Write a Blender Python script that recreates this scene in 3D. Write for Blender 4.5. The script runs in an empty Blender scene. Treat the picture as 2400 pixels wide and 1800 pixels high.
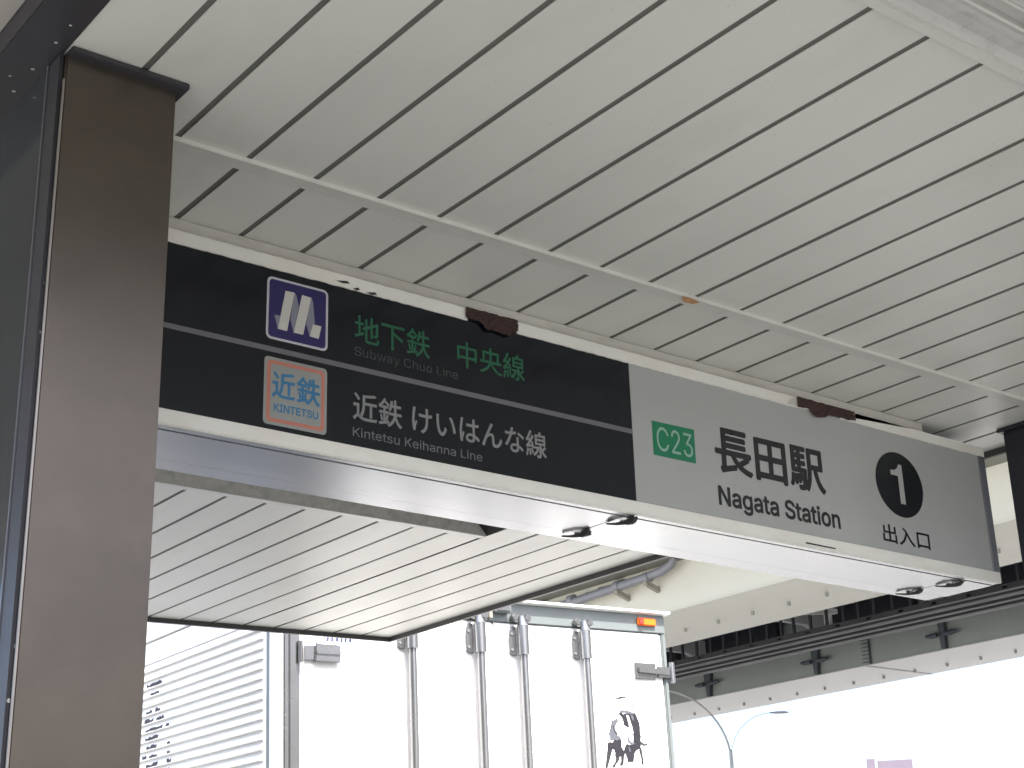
import bpy, bmesh, math, random
from mathutils import Matrix, Vector, Quaternion
from mathutils.geometry import delaunay_2d_cdt

random.seed(7)
SC = bpy.context.scene
COL = SC.collection

# ------------------------------------------------------------------ camera, sky, sun, exposure
CAMZ = 1.6
cam_d = bpy.data.cameras.new('camera')
cam = bpy.data.objects.new('camera', cam_d)
COL.objects.link(cam)
cam_d.sensor_width = 36.0
cam_d.lens = 3617.38 / 2400 * 36.0
cam_d.clip_start = 0.05
cam_d.clip_end = 3000
right = Vector((0.79250529, -0.60918117, -0.02887319))
down = Vector((0.19060251, 0.29237775, -0.93711575))
fwd = Vector((0.57931515, 0.73716589, 0.34782237))
cam.matrix_world = Matrix.Translation((0, 0, CAMZ)) @ Matrix((
    (right.x, -down.x, -fwd.x), (right.y, -down.y, -fwd.y), (right.z, -down.z, -fwd.z))).to_4x4()
SC.camera = cam

SUN_EL = math.radians(60)
SUN_AZ = Vector((-0.16, -0.987, 0)).normalized()
sun_dir = Vector((SUN_AZ.x * math.cos(SUN_EL), SUN_AZ.y * math.cos(SUN_EL), math.sin(SUN_EL)))
world = bpy.data.worlds.new('World')
SC.world = world
world.use_nodes = True
wn = world.node_tree
sky = wn.nodes.new('ShaderNodeTexSky')
sky.sky_type = 'NISHITA'
sky.sun_disc = False
sky.sun_elevation = SUN_EL
sky.sun_rotation = math.atan2(SUN_AZ.x, SUN_AZ.y)
sky.dust_density = 5.0
sky.air_density = 0.7
sky.ozone_density = 0.6
bg = wn.nodes['Background']
bg.inputs['Strength'].default_value = 0.15
wn.links.new(sky.outputs[0], bg.inputs['Color'])
sd = bpy.data.lights.new('sun', 'SUN')
sd.energy = 4.2
sd.angle = math.radians(0.5)
sd.color = (1.0, 0.98, 0.95)
sun = bpy.data.objects.new('sun', sd)
COL.objects.link(sun)
sun.rotation_euler = (-sun_dir).to_track_quat('-Z', 'Y').to_euler()
SC.view_settings.view_transform = 'Standard'
SC.view_settings.look = 'None'
SC.view_settings.exposure = 2.1
SC.view_settings.gamma = 1
SC.view_settings.use_curve_mapping = False

# ------------------------------------------------------------------ materials
MATS = {}


def mat(name, col, rough=0.5, metal=0.0, vary=0.08, scale=6.0, bump=0.0, stain=None, stain_amt=0.0,
        stain_scale=3.0, specks=0.0, stretch=(1, 1, 1), spec=0.5, coat=0.0, rand=0.0, speck_col=(0.45, 0.45, 0.43)):
    """procedural paint / metal / stone: base colour with a fine and a coarse variation, stains and specks"""
    if name in MATS:
        return MATS[name]
    m = bpy.data.materials.new(name)
    m.use_nodes = True
    nt = m.node_tree
    N, L = nt.nodes, nt.links
    p = N['Principled BSDF']
    p.inputs['Metallic'].default_value = metal
    p.inputs['Specular IOR Level'].default_value = spec
    p.inputs['Coat Weight'].default_value = coat
    tc = N.new('ShaderNodeTexCoord')
    mp = N.new('ShaderNodeMapping')
    mp.inputs['Scale'].default_value = stretch
    L.new(tc.outputs['Object'], mp.inputs['Vector'])
    n1 = N.new('ShaderNodeTexNoise')
    n1.inputs['Scale'].default_value = scale
    n1.inputs['Detail'].default_value = 6
    n1.inputs['Roughness'].default_value = 0.65
    L.new(mp.outputs[0], n1.inputs['Vector'])
    r = N.new('ShaderNodeMapRange')
    r.inputs['From Min'].default_value = 0.25
    r.inputs['From Max'].default_value = 0.75
    r.inputs['To Min'].default_value = 1 - vary
    r.inputs['To Max'].default_value = 1 + vary
    L.new(n1.outputs['Fac'], r.inputs['Value'])
    mul = N.new('ShaderNodeVectorMath')
    mul.operation = 'SCALE'
    mul.inputs[0].default_value = col[:3]
    L.new(r.outputs[0], mul.inputs['Scale'])
    out = mul.outputs[0]
    if rand:                                           # each panel off the roll a shade different
        oi = N.new('ShaderNodeObjectInfo')
        ra = N.new('ShaderNodeMapRange')
        ra.inputs['To Min'].default_value = 1 - rand
        ra.inputs['To Max'].default_value = 1 + rand
        L.new(oi.outputs['Random'], ra.inputs['Value'])
        m2 = N.new('ShaderNodeVectorMath')
        m2.operation = 'SCALE'
        L.new(out, m2.inputs[0])
        L.new(ra.outputs[0], m2.inputs['Scale'])
        out = m2.outputs[0]
    if stain:
        n2 = N.new('ShaderNodeTexNoise')
        n2.inputs['Scale'].default_value = stain_scale
        n2.inputs['Detail'].default_value = 8
        n2.inputs['Roughness'].default_value = 0.7
        L.new(mp.outputs[0], n2.inputs['Vector'])
        rr = N.new('ShaderNodeMapRange')
        rr.inputs['From Min'].default_value = 0.5
        rr.inputs['From Max'].default_value = 0.72
        rr.inputs['To Max'].default_value = stain_amt
        L.new(n2.outputs['Fac'], rr.inputs['Value'])
        mx = N.new('ShaderNodeMix')
        mx.data_type = 'RGBA'
        L.new(rr.outputs[0], mx.inputs['Factor'])
        L.new(out, mx.inputs['A'])
        mx.inputs['B'].default_value = (*stain, 1)
        out = mx.outputs['Result']
    if specks > 0:
        v = N.new('ShaderNodeTexVoronoi')
        v.inputs['Scale'].default_value = 40
        v.feature = 'F1'
        v.inputs['Randomness'].default_value = 1
        L.new(tc.outputs['Object'], v.inputs['Vector'])
        c1 = N.new('ShaderNodeMath'); c1.operation = 'LESS_THAN'
        c1.inputs[1].default_value = specks
        L.new(v.outputs['Distance'], c1.inputs[0])
        sx = N.new('ShaderNodeSeparateColor')
        L.new(v.outputs['Color'], sx.inputs[0])
        c2 = N.new('ShaderNodeMath'); c2.operation = 'GREATER_THAN'
        c2.inputs[1].default_value = 0.84
        L.new(sx.outputs[0], c2.inputs[0])
        c3 = N.new('ShaderNodeMath'); c3.operation = 'MULTIPLY'
        L.new(c1.outputs[0], c3.inputs[0]); L.new(c2.outputs[0], c3.inputs[1])
        mx = N.new('ShaderNodeMix'); mx.data_type = 'RGBA'
        L.new(c3.outputs[0], mx.inputs['Factor'])
        L.new(out, mx.inputs['A'])
        mx.inputs['B'].default_value = (*speck_col, 1)
        out = mx.outputs['Result']
    L.new(out, p.inputs['Base Color'])
    rr = N.new('ShaderNodeMapRange')
    rr.inputs['To Min'].default_value = max(0.02, rough * 0.8)
    rr.inputs['To Max'].default_value = min(1, rough * 1.2)
    L.new(n1.outputs['Fac'], rr.inputs['Value'])
    L.new(rr.outputs[0], p.inputs['Roughness'])
    if bump > 0:
        b = N.new('ShaderNodeBump')
        b.inputs['Strength'].default_value = bump
        b.inputs['Distance'].default_value = 0.004
        L.new(n1.outputs['Fac'], b.inputs['Height'])
        L.new(b.outputs[0], p.inputs['Normal'])
    MATS[name] = m
    return m


M_PANEL = mat('ceiling_paint', (0.512, 0.518, 0.483), 0.42, 0, 0.05, 2.2, 0.05, (0.40, 0.385, 0.345), 0.45, 2.6, stretch=(1, .35, 1), rand=0.03, specks=0.06, speck_col=(0.30, 0.29, 0.26))
M_TRIM = mat('trim_paint', (0.48, 0.48, 0.45), 0.4, 0, 0.06, 8)
M_BACK = mat('groove_metal', (0.10, 0.101, 0.09), 0.7, 0, 0.15, 10)
M_BEAM = mat('beam_paint', (0.40, 0.395, 0.36), 0.6, 0, 0.12, 9, 0.2, (0.24, 0.20, 0.17), 0.55, 5, stretch=(.5, 1, 1.5))
M_FRAME = mat('frame_paint', (0.57, 0.575, 0.535), 0.4, 0, 0.06, 10, 0.1, (0.50, 0.46, 0.38), 0.45, 8, stretch=(.6, 1, 1))
M_ALU = mat('housing_aluminium', (0.33, 0.345, 0.37), 0.24, 0.8, 0.04, 4, 0.03, (0.58, 0.56, 0.52), 0.3, 3, stretch=(.3, 2, 1))
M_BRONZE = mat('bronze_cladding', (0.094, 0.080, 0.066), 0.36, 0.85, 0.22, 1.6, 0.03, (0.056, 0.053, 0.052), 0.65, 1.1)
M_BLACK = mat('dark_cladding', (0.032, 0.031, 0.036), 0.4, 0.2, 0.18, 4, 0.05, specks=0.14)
M_NAVY = mat('dark_navy_cladding', (0.018, 0.018, 0.026), 0.4, 0.1, 0.15, 4)
M_GLASS = mat('dark_glass', (0.012, 0.017, 0.022), 0.12, 0.0, 0.3, 2, spec=0.4)
M_BEAD = mat('metal_bead', (0.24, 0.225, 0.205), 0.35, 0.6, 0.1, 12)
M_CONC = mat('speckled_mortar', (0.46, 0.46, 0.43), 0.85, 0, 0.16, 30, 0.5, (0.20, 0.20, 0.18), 0.6, 22)
M_DIRTY = mat('fascia_metal', (0.43, 0.43, 0.41), 0.45, 0.1, 0.08, 6, 0.1, (0.22, 0.21, 0.185), 0.6, 16)
M_EAVE = mat('eave_concrete', (0.38, 0.37, 0.34), 0.9, 0, 0.18, 3, 0.3, (0.24, 0.23, 0.21), 0.5, 2, stretch=(3, .5, 1))
M_EDGE = mat('edge_dark_metal', (0.05, 0.05, 0.05), 0.5, 0.2, 0.2, 8)
M_RUST = mat('rust_brown', (0.030, 0.012, 0.011), 0.9, 0, 0.5, 40, 0.8, (0.015, 0.012, 0.010), 0.8, 26)
M_RUSTO = mat('rust_orange', (0.42, 0.22, 0.09), 0.9, 0, 0.4, 60, 0.4, (0.6, 0.5, 0.36), 0.6, 40)
M_SIGNB = mat('sign_black', (0.0028, 0.0042, 0.0075), 0.2, 0, 0.15, 1.5, spec=0.4)
M_SIGNW = mat('sign_opal', (0.29, 0.303, 0.298), 0.14, 0, 0.04, 1.2, 0, (0.26, 0.268, 0.262), 0.4, 2.5, spec=0.6)
M_GREYLN = mat('sign_grey_line', (0.095, 0.096, 0.106), 0.4, 0, 0.05, 6)
M_GREEN = mat('sign_green', (0.006, 0.075, 0.036), 0.35, 0, 0.08, 20)
M_C23 = mat('code_green', (0.0, 0.135, 0.062), 0.35, 0, 0.05, 20)
M_C23T = mat('code_text', (0.19, 0.32, 0.26), 0.35, 0, 0.05, 20)
M_DIM = mat('sign_dim_grey', (0.030, 0.034, 0.036), 0.35, 0, 0.1, 20)
M_MID = mat('sign_mid_grey', (0.085, 0.09, 0.094), 0.35, 0, 0.08, 20)
M_PALE = mat('sign_pale_grey', (0.15, 0.156, 0.16), 0.35, 0, 0.08, 20)
M_INK = mat('sign_ink', (0.006, 0.0075, 0.009), 0.3, 0, 0.1, 20)
M_LOGOB = mat('logo_blue', (0.014, 0.011, 0.075), 0.3, 0, 0.06, 10)
M_LOGOW = mat('logo_white', (0.40, 0.40, 0.375), 0.35, 0, 0.04, 10)
M_LOGOR = mat('logo_rim', (0.36, 0.36, 0.40), 0.35, 0, 0.04, 10)
M_LOGOG = mat('logo_shade', (0.16, 0.165, 0.21), 0.35, 0, 0.06, 10)
M_KBG = mat('badge_grey', (0.20, 0.212, 0.202), 0.4, 0, 0.06, 10)
M_KOR = mat('badge_coral', (0.36, 0.135, 0.10), 0.4, 0, 0.08, 14)
M_KBL = mat('badge_blue', (0.02, 0.125, 0.25), 0.4, 0, 0.08, 14)
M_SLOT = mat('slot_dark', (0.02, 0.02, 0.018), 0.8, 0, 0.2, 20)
M_CHROME = mat('latch_chrome', (0.75, 0.75, 0.75), 0.18, 1.0, 0.1, 20)
M_GRND = mat('light_paving', (0.28, 0.28, 0.27), 0.9, 0, 0.12, 2, 0.2, (0.21, 0.21, 0.20), 0.5, 0.8)
M_PAVE = mat('dark_paving', (0.085, 0.086, 0.083), 0.85, 0, 0.2, 3, 0.2, (0.06, 0.06, 0.06), 0.5, 0.8)
M_ASPH = mat('asphalt', (0.13, 0.13, 0.13), 0.9, 0, 0.2, 6, 0.3)
M_TRUCK = mat('truck_white', (0.82, 0.82, 0.81), 0.3, 0, 0.02, 2)
M_STEEL = mat('truck_steel', (0.25, 0.253, 0.256), 0.26, 0.85, 0.03, 6)
M_HEAD = mat('truck_header', (0.16, 0.18, 0.18), 0.35, 0.3, 0.06, 4)
M_RUBB = mat('rubber', (0.015, 0.015, 0.015), 0.8, 0, 0.2, 20)
M_LAMPO = mat('marker_orange', (0.80, 0.14, 0.015), 0.25, 0, 0.05, 20)
M_LAMPR = mat('marker_red', (0.55, 0.04, 0.03), 0.25, 0, 0.05, 20)
M_BDARK = mat('emblem_dark', (0.010, 0.009, 0.013), 0.5, 0, 0.1, 20)
M_BMID = mat('emblem_grey', (0.017, 0.017, 0.02), 0.5, 0, 0.1, 20)
M_BPALE = mat('emblem_pale', (0.07, 0.075, 0.09), 0.5, 0, 0.1, 20)
M_TEXTB = mat('truck_text_blue', (0.02, 0.03, 0.10), 0.5, 0, 0.1, 20)
M_CREAM = mat('girder_cream', (0.55, 0.545, 0.465), 0.55, 0, 0.06, 0.6, 0, (0.42, 0.39, 0.29), 0.35, 0.35, stretch=(1, .3, 1))
M_WHITEG = mat('girder_white', (0.50, 0.505, 0.485), 0.55, 0, 0.06, 0.6, 0, (0.5, 0.49, 0.45), 0.3, 0.35)
M_WEBG = mat('girder_web_shaded_green', (0.24, 0.265, 0.245), 0.6, 0, 0.12, 0.5, 0, (0.19, 0.195, 0.18), 0.5, 0.4, stretch=(1, 1, .3))  # grey-green with the shade on the far web put into the colour
M_STIFF = mat('stiffener_blue_grey', (0.055, 0.065, 0.075), 0.6, 0, 0.15, 2)
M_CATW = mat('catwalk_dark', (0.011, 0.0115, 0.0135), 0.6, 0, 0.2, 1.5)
M_DECK = mat('deck_shade_dark', (0.014, 0.0155, 0.020), 0.9, 0, 0.3, 0.8)  # near-black colour holds the shade under the deck; posts share it
M_PIPE = mat('drain_pipe', (0.17, 0.176, 0.19), 0.45, 0, 0.08, 3)
M_BRACK = mat('pipe_bracket', (0.22, 0.21, 0.17), 0.6, 0, 0.15, 6)
M_NIP = mat('nipple_metal', (0.27, 0.27, 0.25), 0.5, 0.3, 0.1, 10)
M_POLE = mat('lamp_grey', (0.46, 0.46, 0.46), 0.45, 0.3, 0.08, 5)
M_BOARD = mat('board_mauve', (0.125, 0.105, 0.135), 0.5, 0, 0.05, 3)
M_SOOT = mat('soot', (0.012, 0.013, 0.012), 0.9, 0, 0.4, 40)


# ------------------------------------------------------------------ mesh helpers
class MB:
    """collects shapes in world coordinates; build() links them as one mesh object"""
    def __init__(s):
        s.v, s.f = [], []

    def add(s, vs, fs):
        n = len(s.v)
        s.v += [tuple(v) for v in vs]
        s.f += [tuple(i + n for i in f) for f in fs]
        return s

    def box(s, x0, x1, y0, y1, z0, z1):
        return s.add([(x0, y0, z0), (x1, y0, z0), (x1, y1, z0), (x0, y1, z0), (x0, y0, z1), (x1, y0, z1), (x1, y1, z1), (x0, y1, z1)],
                     [(3, 2, 1, 0), (4, 5, 6, 7), (0, 1, 5, 4), (1, 2, 6, 5), (2, 3, 7, 6), (3, 0, 4, 7)])

    def prism(s, prof, axis, a, b):
        """prof: 2D loop; axis 0: (y,z) swept along x; axis 1: (x,z) along y; axis 2: (x,y) along z"""
        def P(p, t):
            return (t, p[0], p[1]) if axis == 0 else (p[0], t, p[1]) if axis == 1 else (p[0], p[1], t)
        n = len(prof)
        vs = [P(p, a) for p in prof] + [P(p, b) for p in prof]
        fs = [tuple(range(n)), tuple(range(2 * n - 1, n - 1, -1))]
        fs += [(i, i + n, (i + 1) % n + n, (i + 1) % n) for i in range(n)]
        return s.add(vs, fs)

    def tube(s, pts, rad, n=10):
        pts = [Vector(p) for p in pts]
        rad = rad if isinstance(rad, (list, tuple)) else [rad] * len(pts)
        vs, fs = [], []
        for i, p in enumerate(pts):
            t = (pts[min(i + 1, len(pts) - 1)] - pts[max(i - 1, 0)]).normalized()
            a = t.cross(Vector((0, 0, 1)))
            if a.length < 1e-3:
                a = t.cross(Vector((0, 1, 0)))
            a.normalize()
            b = t.cross(a)
            for k in range(n):
                w = 2 * math.pi * k / n
                vs.append(p + (a * math.cos(w) + b * math.sin(w)) * rad[i])
        for i in range(len(pts) - 1):
            for k in range(n):
                fs.append((i * n + k, i * n + (k + 1) % n, (i + 1) * n + (k + 1) % n, (i + 1) * n + k))
        fs.append(tuple(range(n - 1, -1, -1)))
        fs.append(tuple((len(pts) - 1) * n + k for k in range(n)))
        return s.add(vs, fs)

    def build(s, name, m, parent=None, tf=None, bevel=0.0, smooth=False, fix=True):
        vs = [Vector(v) for v in s.v]
        if tf:
            vs = [tf(v) for v in vs]
        if parent:
            o0 = BASE.get(parent.name, Vector((0, 0, 0)))
            vs = [v - o0 for v in vs]
        me = bpy.data.meshes.new(name)
        me.from_pydata([tuple(v) for v in vs], [], s.f)
        if fix or bevel > 0:
            bm = bmesh.new()
            bm.from_mesh(me)
            if fix:
                bmesh.ops.recalc_face_normals(bm, faces=bm.faces)
            if bevel > 0:
                es = [e for e in bm.edges if len(e.link_faces) == 2 and e.calc_face_angle(0) > 0.5]
                bmesh.ops.bevel(bm, geom=es, offset=bevel, segments=2, affect='EDGES', clamp_overlap=True)
            bm.to_mesh(me)
            bm.free()
        if smooth:
            me.shade_smooth() if hasattr(me, 'shade_smooth') else None
            me.set_sharp_from_angle(angle=math.radians(40))
        me.materials.append(m)
        o = bpy.data.objects.new(name, me)
        COL.objects.link(o)
        if parent:
            o.parent = parent
        return o


BASE = {}      # where each parent's own origin lies, so its parts' vertices are stored relative to it


def thing(name, loc, label, cat, group=None):
    o = bpy.data.objects.new(name, None)
    COL.objects.link(o)
    o.location = loc
    o.empty_display_size = 0.2
    BASE[o.name] = Vector(loc)
    o['label'] = label
    o['category'] = cat
    if group:
        o['group'] = group
    return o


def sub(o, parent):
    """a sub-part: o becomes the child of a part"""
    o.parent = parent
    return o


def struct(o):
    o['kind'] = 'structure'
    return o


# the canopy and the sign are drawn up at 1.6 m above eye level for the ceiling and then set at their real size
K = 1.45 / 1.6


def cs(v):
    return Vector((v[0] * K, v[1] * K, CAMZ + (v[2] - CAMZ) * K))


# ------------------------------------------------------------------ the ground
g = MB().add([(-900, -900, 0), (900, -900, 0), (900, 900, 0), (-900, 900, 0)], [(0, 1, 2, 3)]).build('ground', M_GRND, fix=False)
struct(g)
pv = MB().add([(-14, -16, .004), (10.8, -16, .004), (10.8, 6.6, .004), (-14, 6.6, .004)], [(0, 1, 2, 3)]).build('bounce_pavement', M_PAVE, fix=False)  # unseen dark sheet, tone and reach set to limit bounce onto the ceiling
struct(pv)
r = MB().box(11.0, 37.0, -300, 500, -0.3, 0.004).build('road', M_ASPH)
struct(r)
kb = MB().box(10.8, 11.0, -300, 500, -0.3, 0.13).build('kerb', M_CONC, bevel=0.02)
struct(kb)

# ------------------------------------------------------------------ the canopy
CEIL = 3.2
can = thing('station_canopy', cs((2.6, 4.0, CEIL)), 'flat station entrance canopy with pale slatted ceiling over the sign', 'canopy')
P0, PITCH, GAP = 0.645 * 1.6, 0.1024 * 1.6, 0.0142
XL, XR = 0.886, 4.464
YF = 1.466
SY0, SY1 = 2.612, 2.655
BEAM_X = 4.02
REC_X, REC_Y = 3.652, 4.85


def yfar(x):
    return 6.935 - 0.1066 * (x - 3.174)


edges = [XL] + [P0 + PITCH * i for i in range(0, 21)] + [XR]


def panel(x0, x1, y0, y1a, y1b):
    dz = random.uniform(-0.0006, 0.0004)
    z0, z1 = CEIL + dz, CEIL + 0.0022
    mb = MB()
    mb.add([(x0, y0, z0), (x1, y0, z0), (x1, y1b, z0), (x0, y1a, z0), (x0, y0, z1), (x1, y0, z1), (x1, y1b, z1), (x0, y1a, z1)],
           [(3, 2, 1, 0), (4, 5, 6, 7), (0, 1, 5, 4), (1, 2, 6, 5), (2, 3, 7, 6), (3, 0, 4, 7)])
    return mb.build('ceiling_panel', M_PANEL, can, cs, bevel=0.0005)


for i in range(len(edges) - 1):
    x0 = edges[i] + (GAP / 2 if i else 0)
    x1 = edges[i + 1] - (GAP / 2 if i < len(edges) - 2 else 0)
    panel(x0, x1, YF + .002, SY0 + .004, SY0 + .004)              # between front edge and joint strip
    if x0 >= BEAM_X - 0.08:
        panel(x0, x1, SY1 - .004, yfar(x0), yfar(x1))             # beyond the beam's end: one run to the far edge
    else:
        panel(x0, x1, SY1 - .004, 2.955, 2.955)                   # between joint strip and mounting beam
        if x1 > REC_X + 0.02:
            panel(x0, x1, 3.24, yfar(x0), yfar(x1))
        else:
            panel(x0, x1, REC_Y + 0.035, yfar(x0), yfar(x1))

MB().box(XL, XR, YF, 3.24, CEIL + .0025, CEIL + .03).build('ceiling_backing', M_BACK, can, cs)
MB().box(REC_X + .012, XR, 3.245, 6.75, CEIL + .0025, CEIL + .03).build('ceiling_backing', M_BACK, can, cs)
MB().box(XL, REC_X, REC_Y, 6.9, CEIL + .0025, CEIL + .03).build('ceiling_backing', M_BACK, can, cs)
# joint strip, a flat bar with a thin raised lip on its near edge
MB().box(XL, XR, SY0, SY1, CEIL - .006, CEIL + .0018).build('joint_strip', M_TRIM, can, cs, bevel=.0015)
MB().box(XL, XR, SY0 - .004, SY0 + .001, CEIL - .010, CEIL + .0012).build('strip_lip', M_TRIM, can, cs, bevel=.001)
MB().add([(2.618, 2.606, CEIL - .0122), (2.640, 2.603, CEIL - .0122), (2.668, 2.606, CEIL - .0122), (2.684, 2.612, CEIL - .0122), (2.676, 2.628, CEIL - .0122), (2.65, 2.634, CEIL - .0122), (2.632, 2.622, CEIL - .0122)],
         [(6, 5, 4, 3, 2, 1, 0)]).build('rust_flake', M_RUSTO, can, cs, fix=False)['label'] = 'small orange rust stain on the joint strip'
MB().box(XL, XR, 1.440, 1.466, CEIL - .010, CEIL + .0018).build('front_trim', M_TRIM, can, cs, bevel=.002)
# recess behind the sign: mortar far wall and a sloping dark end
RH = 0.30
MB().add([(XL, REC_Y - .006, CEIL), (REC_X, REC_Y - .006, CEIL), (REC_X - RH * .95, REC_Y - .006, CEIL + RH), (XL, REC_Y - .006, CEIL + RH)], [(0, 1, 2, 3)]).build('recess_wall', M_CONC, can, cs, fix=False)
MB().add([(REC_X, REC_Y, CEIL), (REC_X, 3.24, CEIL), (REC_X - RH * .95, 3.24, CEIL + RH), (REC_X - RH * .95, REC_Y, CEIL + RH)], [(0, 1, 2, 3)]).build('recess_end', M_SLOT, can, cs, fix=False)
MB().box(XL, REC_X - RH * .95, 3.24, REC_Y, CEIL + RH, CEIL + RH + .02).build('recess_top', M_CONC, can, cs)
MB().box(XL, REC_X - .002, REC_Y - .004, REC_Y + .034, CEIL - .004, CEIL + .0018).build('recess_trim', M_TRIM, can, cs, bevel=.0015)
# mounting beam above the sign, dirty off-white
MB().box(1.10, BEAM_X, 2.948, 3.235, 3.1605, CEIL + .0018).build('mounting_beam', M_BEAM, can, cs, bevel=.003)
# roof slab, front fascia in steps, side and far edge trims
MB().box(0.886, XR, 1.46, 6.78, CEIL + .51, CEIL + .55).build('roof_slab', M_EAVE, can, cs)
prof = [(1.440, CEIL - .001), (1.425, CEIL + .012), (1.400, CEIL + .014), (1.375, CEIL + .008), (1.356, CEIL - .002), (1.350, CEIL - .002), (1.348, CEIL + .008),
        (1.318, CEIL + .008), (1.316, CEIL - .002), (1.308, CEIL - .002), (1.300, CEIL + .006), (1.265, CEIL + .006), (1.265, CEIL - .012), (1.255, CEIL - .012), (1.255, CEIL + .50), (1.45, CEIL + .50), (1.45, CEIL + .02)]
MB().prism(prof, 0, XL, XR + .02).build('front_gutter', M_DIRTY, can, cs)
for yy in (1.353, 1.312):
    MB().tube([(XL, yy, CEIL - .003), (XR + .02, yy, CEIL - .003)], .0035, 8).build('gutter_bead', M_TRIM, can, cs, smooth=True)
MB().box(XR + .001, XR + .02, 1.44, yfar(XR) + .02, CEIL - .022, CEIL + .55).build('edge_trim', M_EDGE, can, cs, bevel=.002)
a, b = yfar(.5), yfar(XR)
MB().add([(.886, a - .03, CEIL - .022), (XR, b, CEIL - .022), (XR, b + .02, CEIL - .022), (.886, a - .01, CEIL - .022),
          (.886, a - .03, CEIL + .55), (XR, b, CEIL + .55), (XR, b + .02, CEIL + .55), (.886, a - .01, CEIL + .55)],
         [(3, 2, 1, 0), (4, 5, 6, 7), (0, 1, 5, 4), (1, 2, 6, 5), (2, 3, 7, 6), (3, 0, 4, 7)]).build('edge_trim', M_EDGE, can, cs)
# dark side beam over the left column and the grey eave beyond it
MB().box(.790, .8858, 1.25, 6.9, CEIL - .003, CEIL + .12).build('side_beam', M_BLACK, can, cs, bevel=.003)
MB().box(-.9, .789, 1.25, 6.9, CEIL + .05, CEIL + .12).build('eave_soffit', M_EAVE, can, cs)


# ------------------------------------------------------------------ columns and side wall
def column(loc_x, x0, x1, y0, y1, label, m_front, m_side, zt=CEIL - .001):
    t = thing('canopy_post', cs(((x0 + x1) / 2, (y0 + y1) / 2, CAMZ - CAMZ / K)), label, 'post', 'posts holding up the canopy')
    zb = CAMZ - CAMZ / K + .002
    MB().box(x0, x1, y0, y1, zb, zt - .004).build('shaft', m_front, t, cs, bevel=.0025)
    MB().box(x0 - .022 if loc_x > 0 else x0 + .002, x1 + .018, y0 - .022, y1 + .01, zt - .013, zt).build('cap_plate', m_side, t, cs, bevel=.002)
    return t


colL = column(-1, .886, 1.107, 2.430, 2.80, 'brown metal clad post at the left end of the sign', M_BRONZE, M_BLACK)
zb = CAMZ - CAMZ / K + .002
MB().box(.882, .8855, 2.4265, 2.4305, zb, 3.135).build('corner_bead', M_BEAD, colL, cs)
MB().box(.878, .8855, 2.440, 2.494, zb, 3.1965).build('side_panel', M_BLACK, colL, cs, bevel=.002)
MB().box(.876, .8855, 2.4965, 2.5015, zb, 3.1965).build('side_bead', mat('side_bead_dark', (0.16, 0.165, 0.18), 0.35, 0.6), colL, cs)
colR = column(1, 4.305, 4.53, 2.41, 2.842, 'dark navy post at the right end of the sign', M_NAVY, M_NAVY)

gw = thing('glass_screen', cs((.886, 4.0, CAMZ - CAMZ / K)), 'dark glass side screen running back from the brown post', 'glass screen')
for j in range(4):
    y0 = 2.806 + j * 1.0
    MB().box(.8785, .884, y0 + .02, y0 + .98, zb + .1, 3.1965).build('glass_pane', M_GLASS, gw, cs)
    MB().box(.872, .89, y0 + .98, y0 + 1.02, zb, 3.1965).build('mullion', M_BLACK, gw, cs, bevel=.002)
MB().box(.8785, .8855, 2.504, 2.822, zb, 3.1965).build('glass_pane', M_GLASS, gw, cs)
MB().box(.872, .89, 2.826, 6.8, zb, zb + .1).build('bottom_rail', M_BLACK, gw, cs)

# ------------------------------------------------------------------ the sign
SY = 2.9296
sg = thing('station_entrance_sign', cs((2.7, 3.08, 2.695)), 'long illuminated box sign naming Nagata Station exit 1 under the canopy', 'sign')
MB().box(1.00, 2.7165, SY + .004, SY + .012, 2.728, 3.133).build('dark_panel', M_SIGNB, sg, cs)
MB().box(2.7175, 4.279, SY + .004, SY + .012, 2.728, 3.133).build('pale_panel', M_SIGNW, sg, cs)
MB().box(1.00, 4.305, SY + .0125, 3.2335, 2.700, 3.160).build('housing', M_ALU, sg, cs)


def jag(x0, x1, zlo, zhi, bite0, bite1, name='top_frame'):
    """frame flange with corroded, uneven ends"""
    top, bot = [], []
    n = max(8, int((x1 - x0) / .012))
    for q in range(n + 1):
        x = x0 + (x1 - x0) * q / n
        top.append((x, zhi + random.uniform(-.0008, .0008)))
        lo = zlo + random.uniform(-.0009, .0009)
        bot.append((x, lo))
    if bite0:
        top = [(x + max(0, bite0 * (1 - k / 3)), z) for k, (x, z) in enumerate(top)]
    if bite1:
        top = [(x - max(0, bite1 * (1 - (len(top) - 1 - k) / 3)), z) for k, (x, z) in enumerate(top)]
    top.sort()
    mb = MB()
    vs, fs = [], []
    for (xa, za), (xb, zc) in zip(top, bot):
        vs += [(xa, SY, za), (xb, SY, zc), (xa, SY + .016, za), (xb, SY + .016, zc)]
    for q in range(len(top) - 1):
        a = q * 4
        fs += [(a, a + 1, a + 5, a + 4), (a + 2, a + 6, a + 7, a + 3), (a, a + 4, a + 6, a + 2), (a + 1, a + 3, a + 7, a + 5)]
    e = (len(top) - 1) * 4
    fs += [(0, 2, 3, 1), (e, e + 1, e + 3, e + 2)]
    return mb.add(vs, fs).build(name, M_FRAME, sg, cs)


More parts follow.
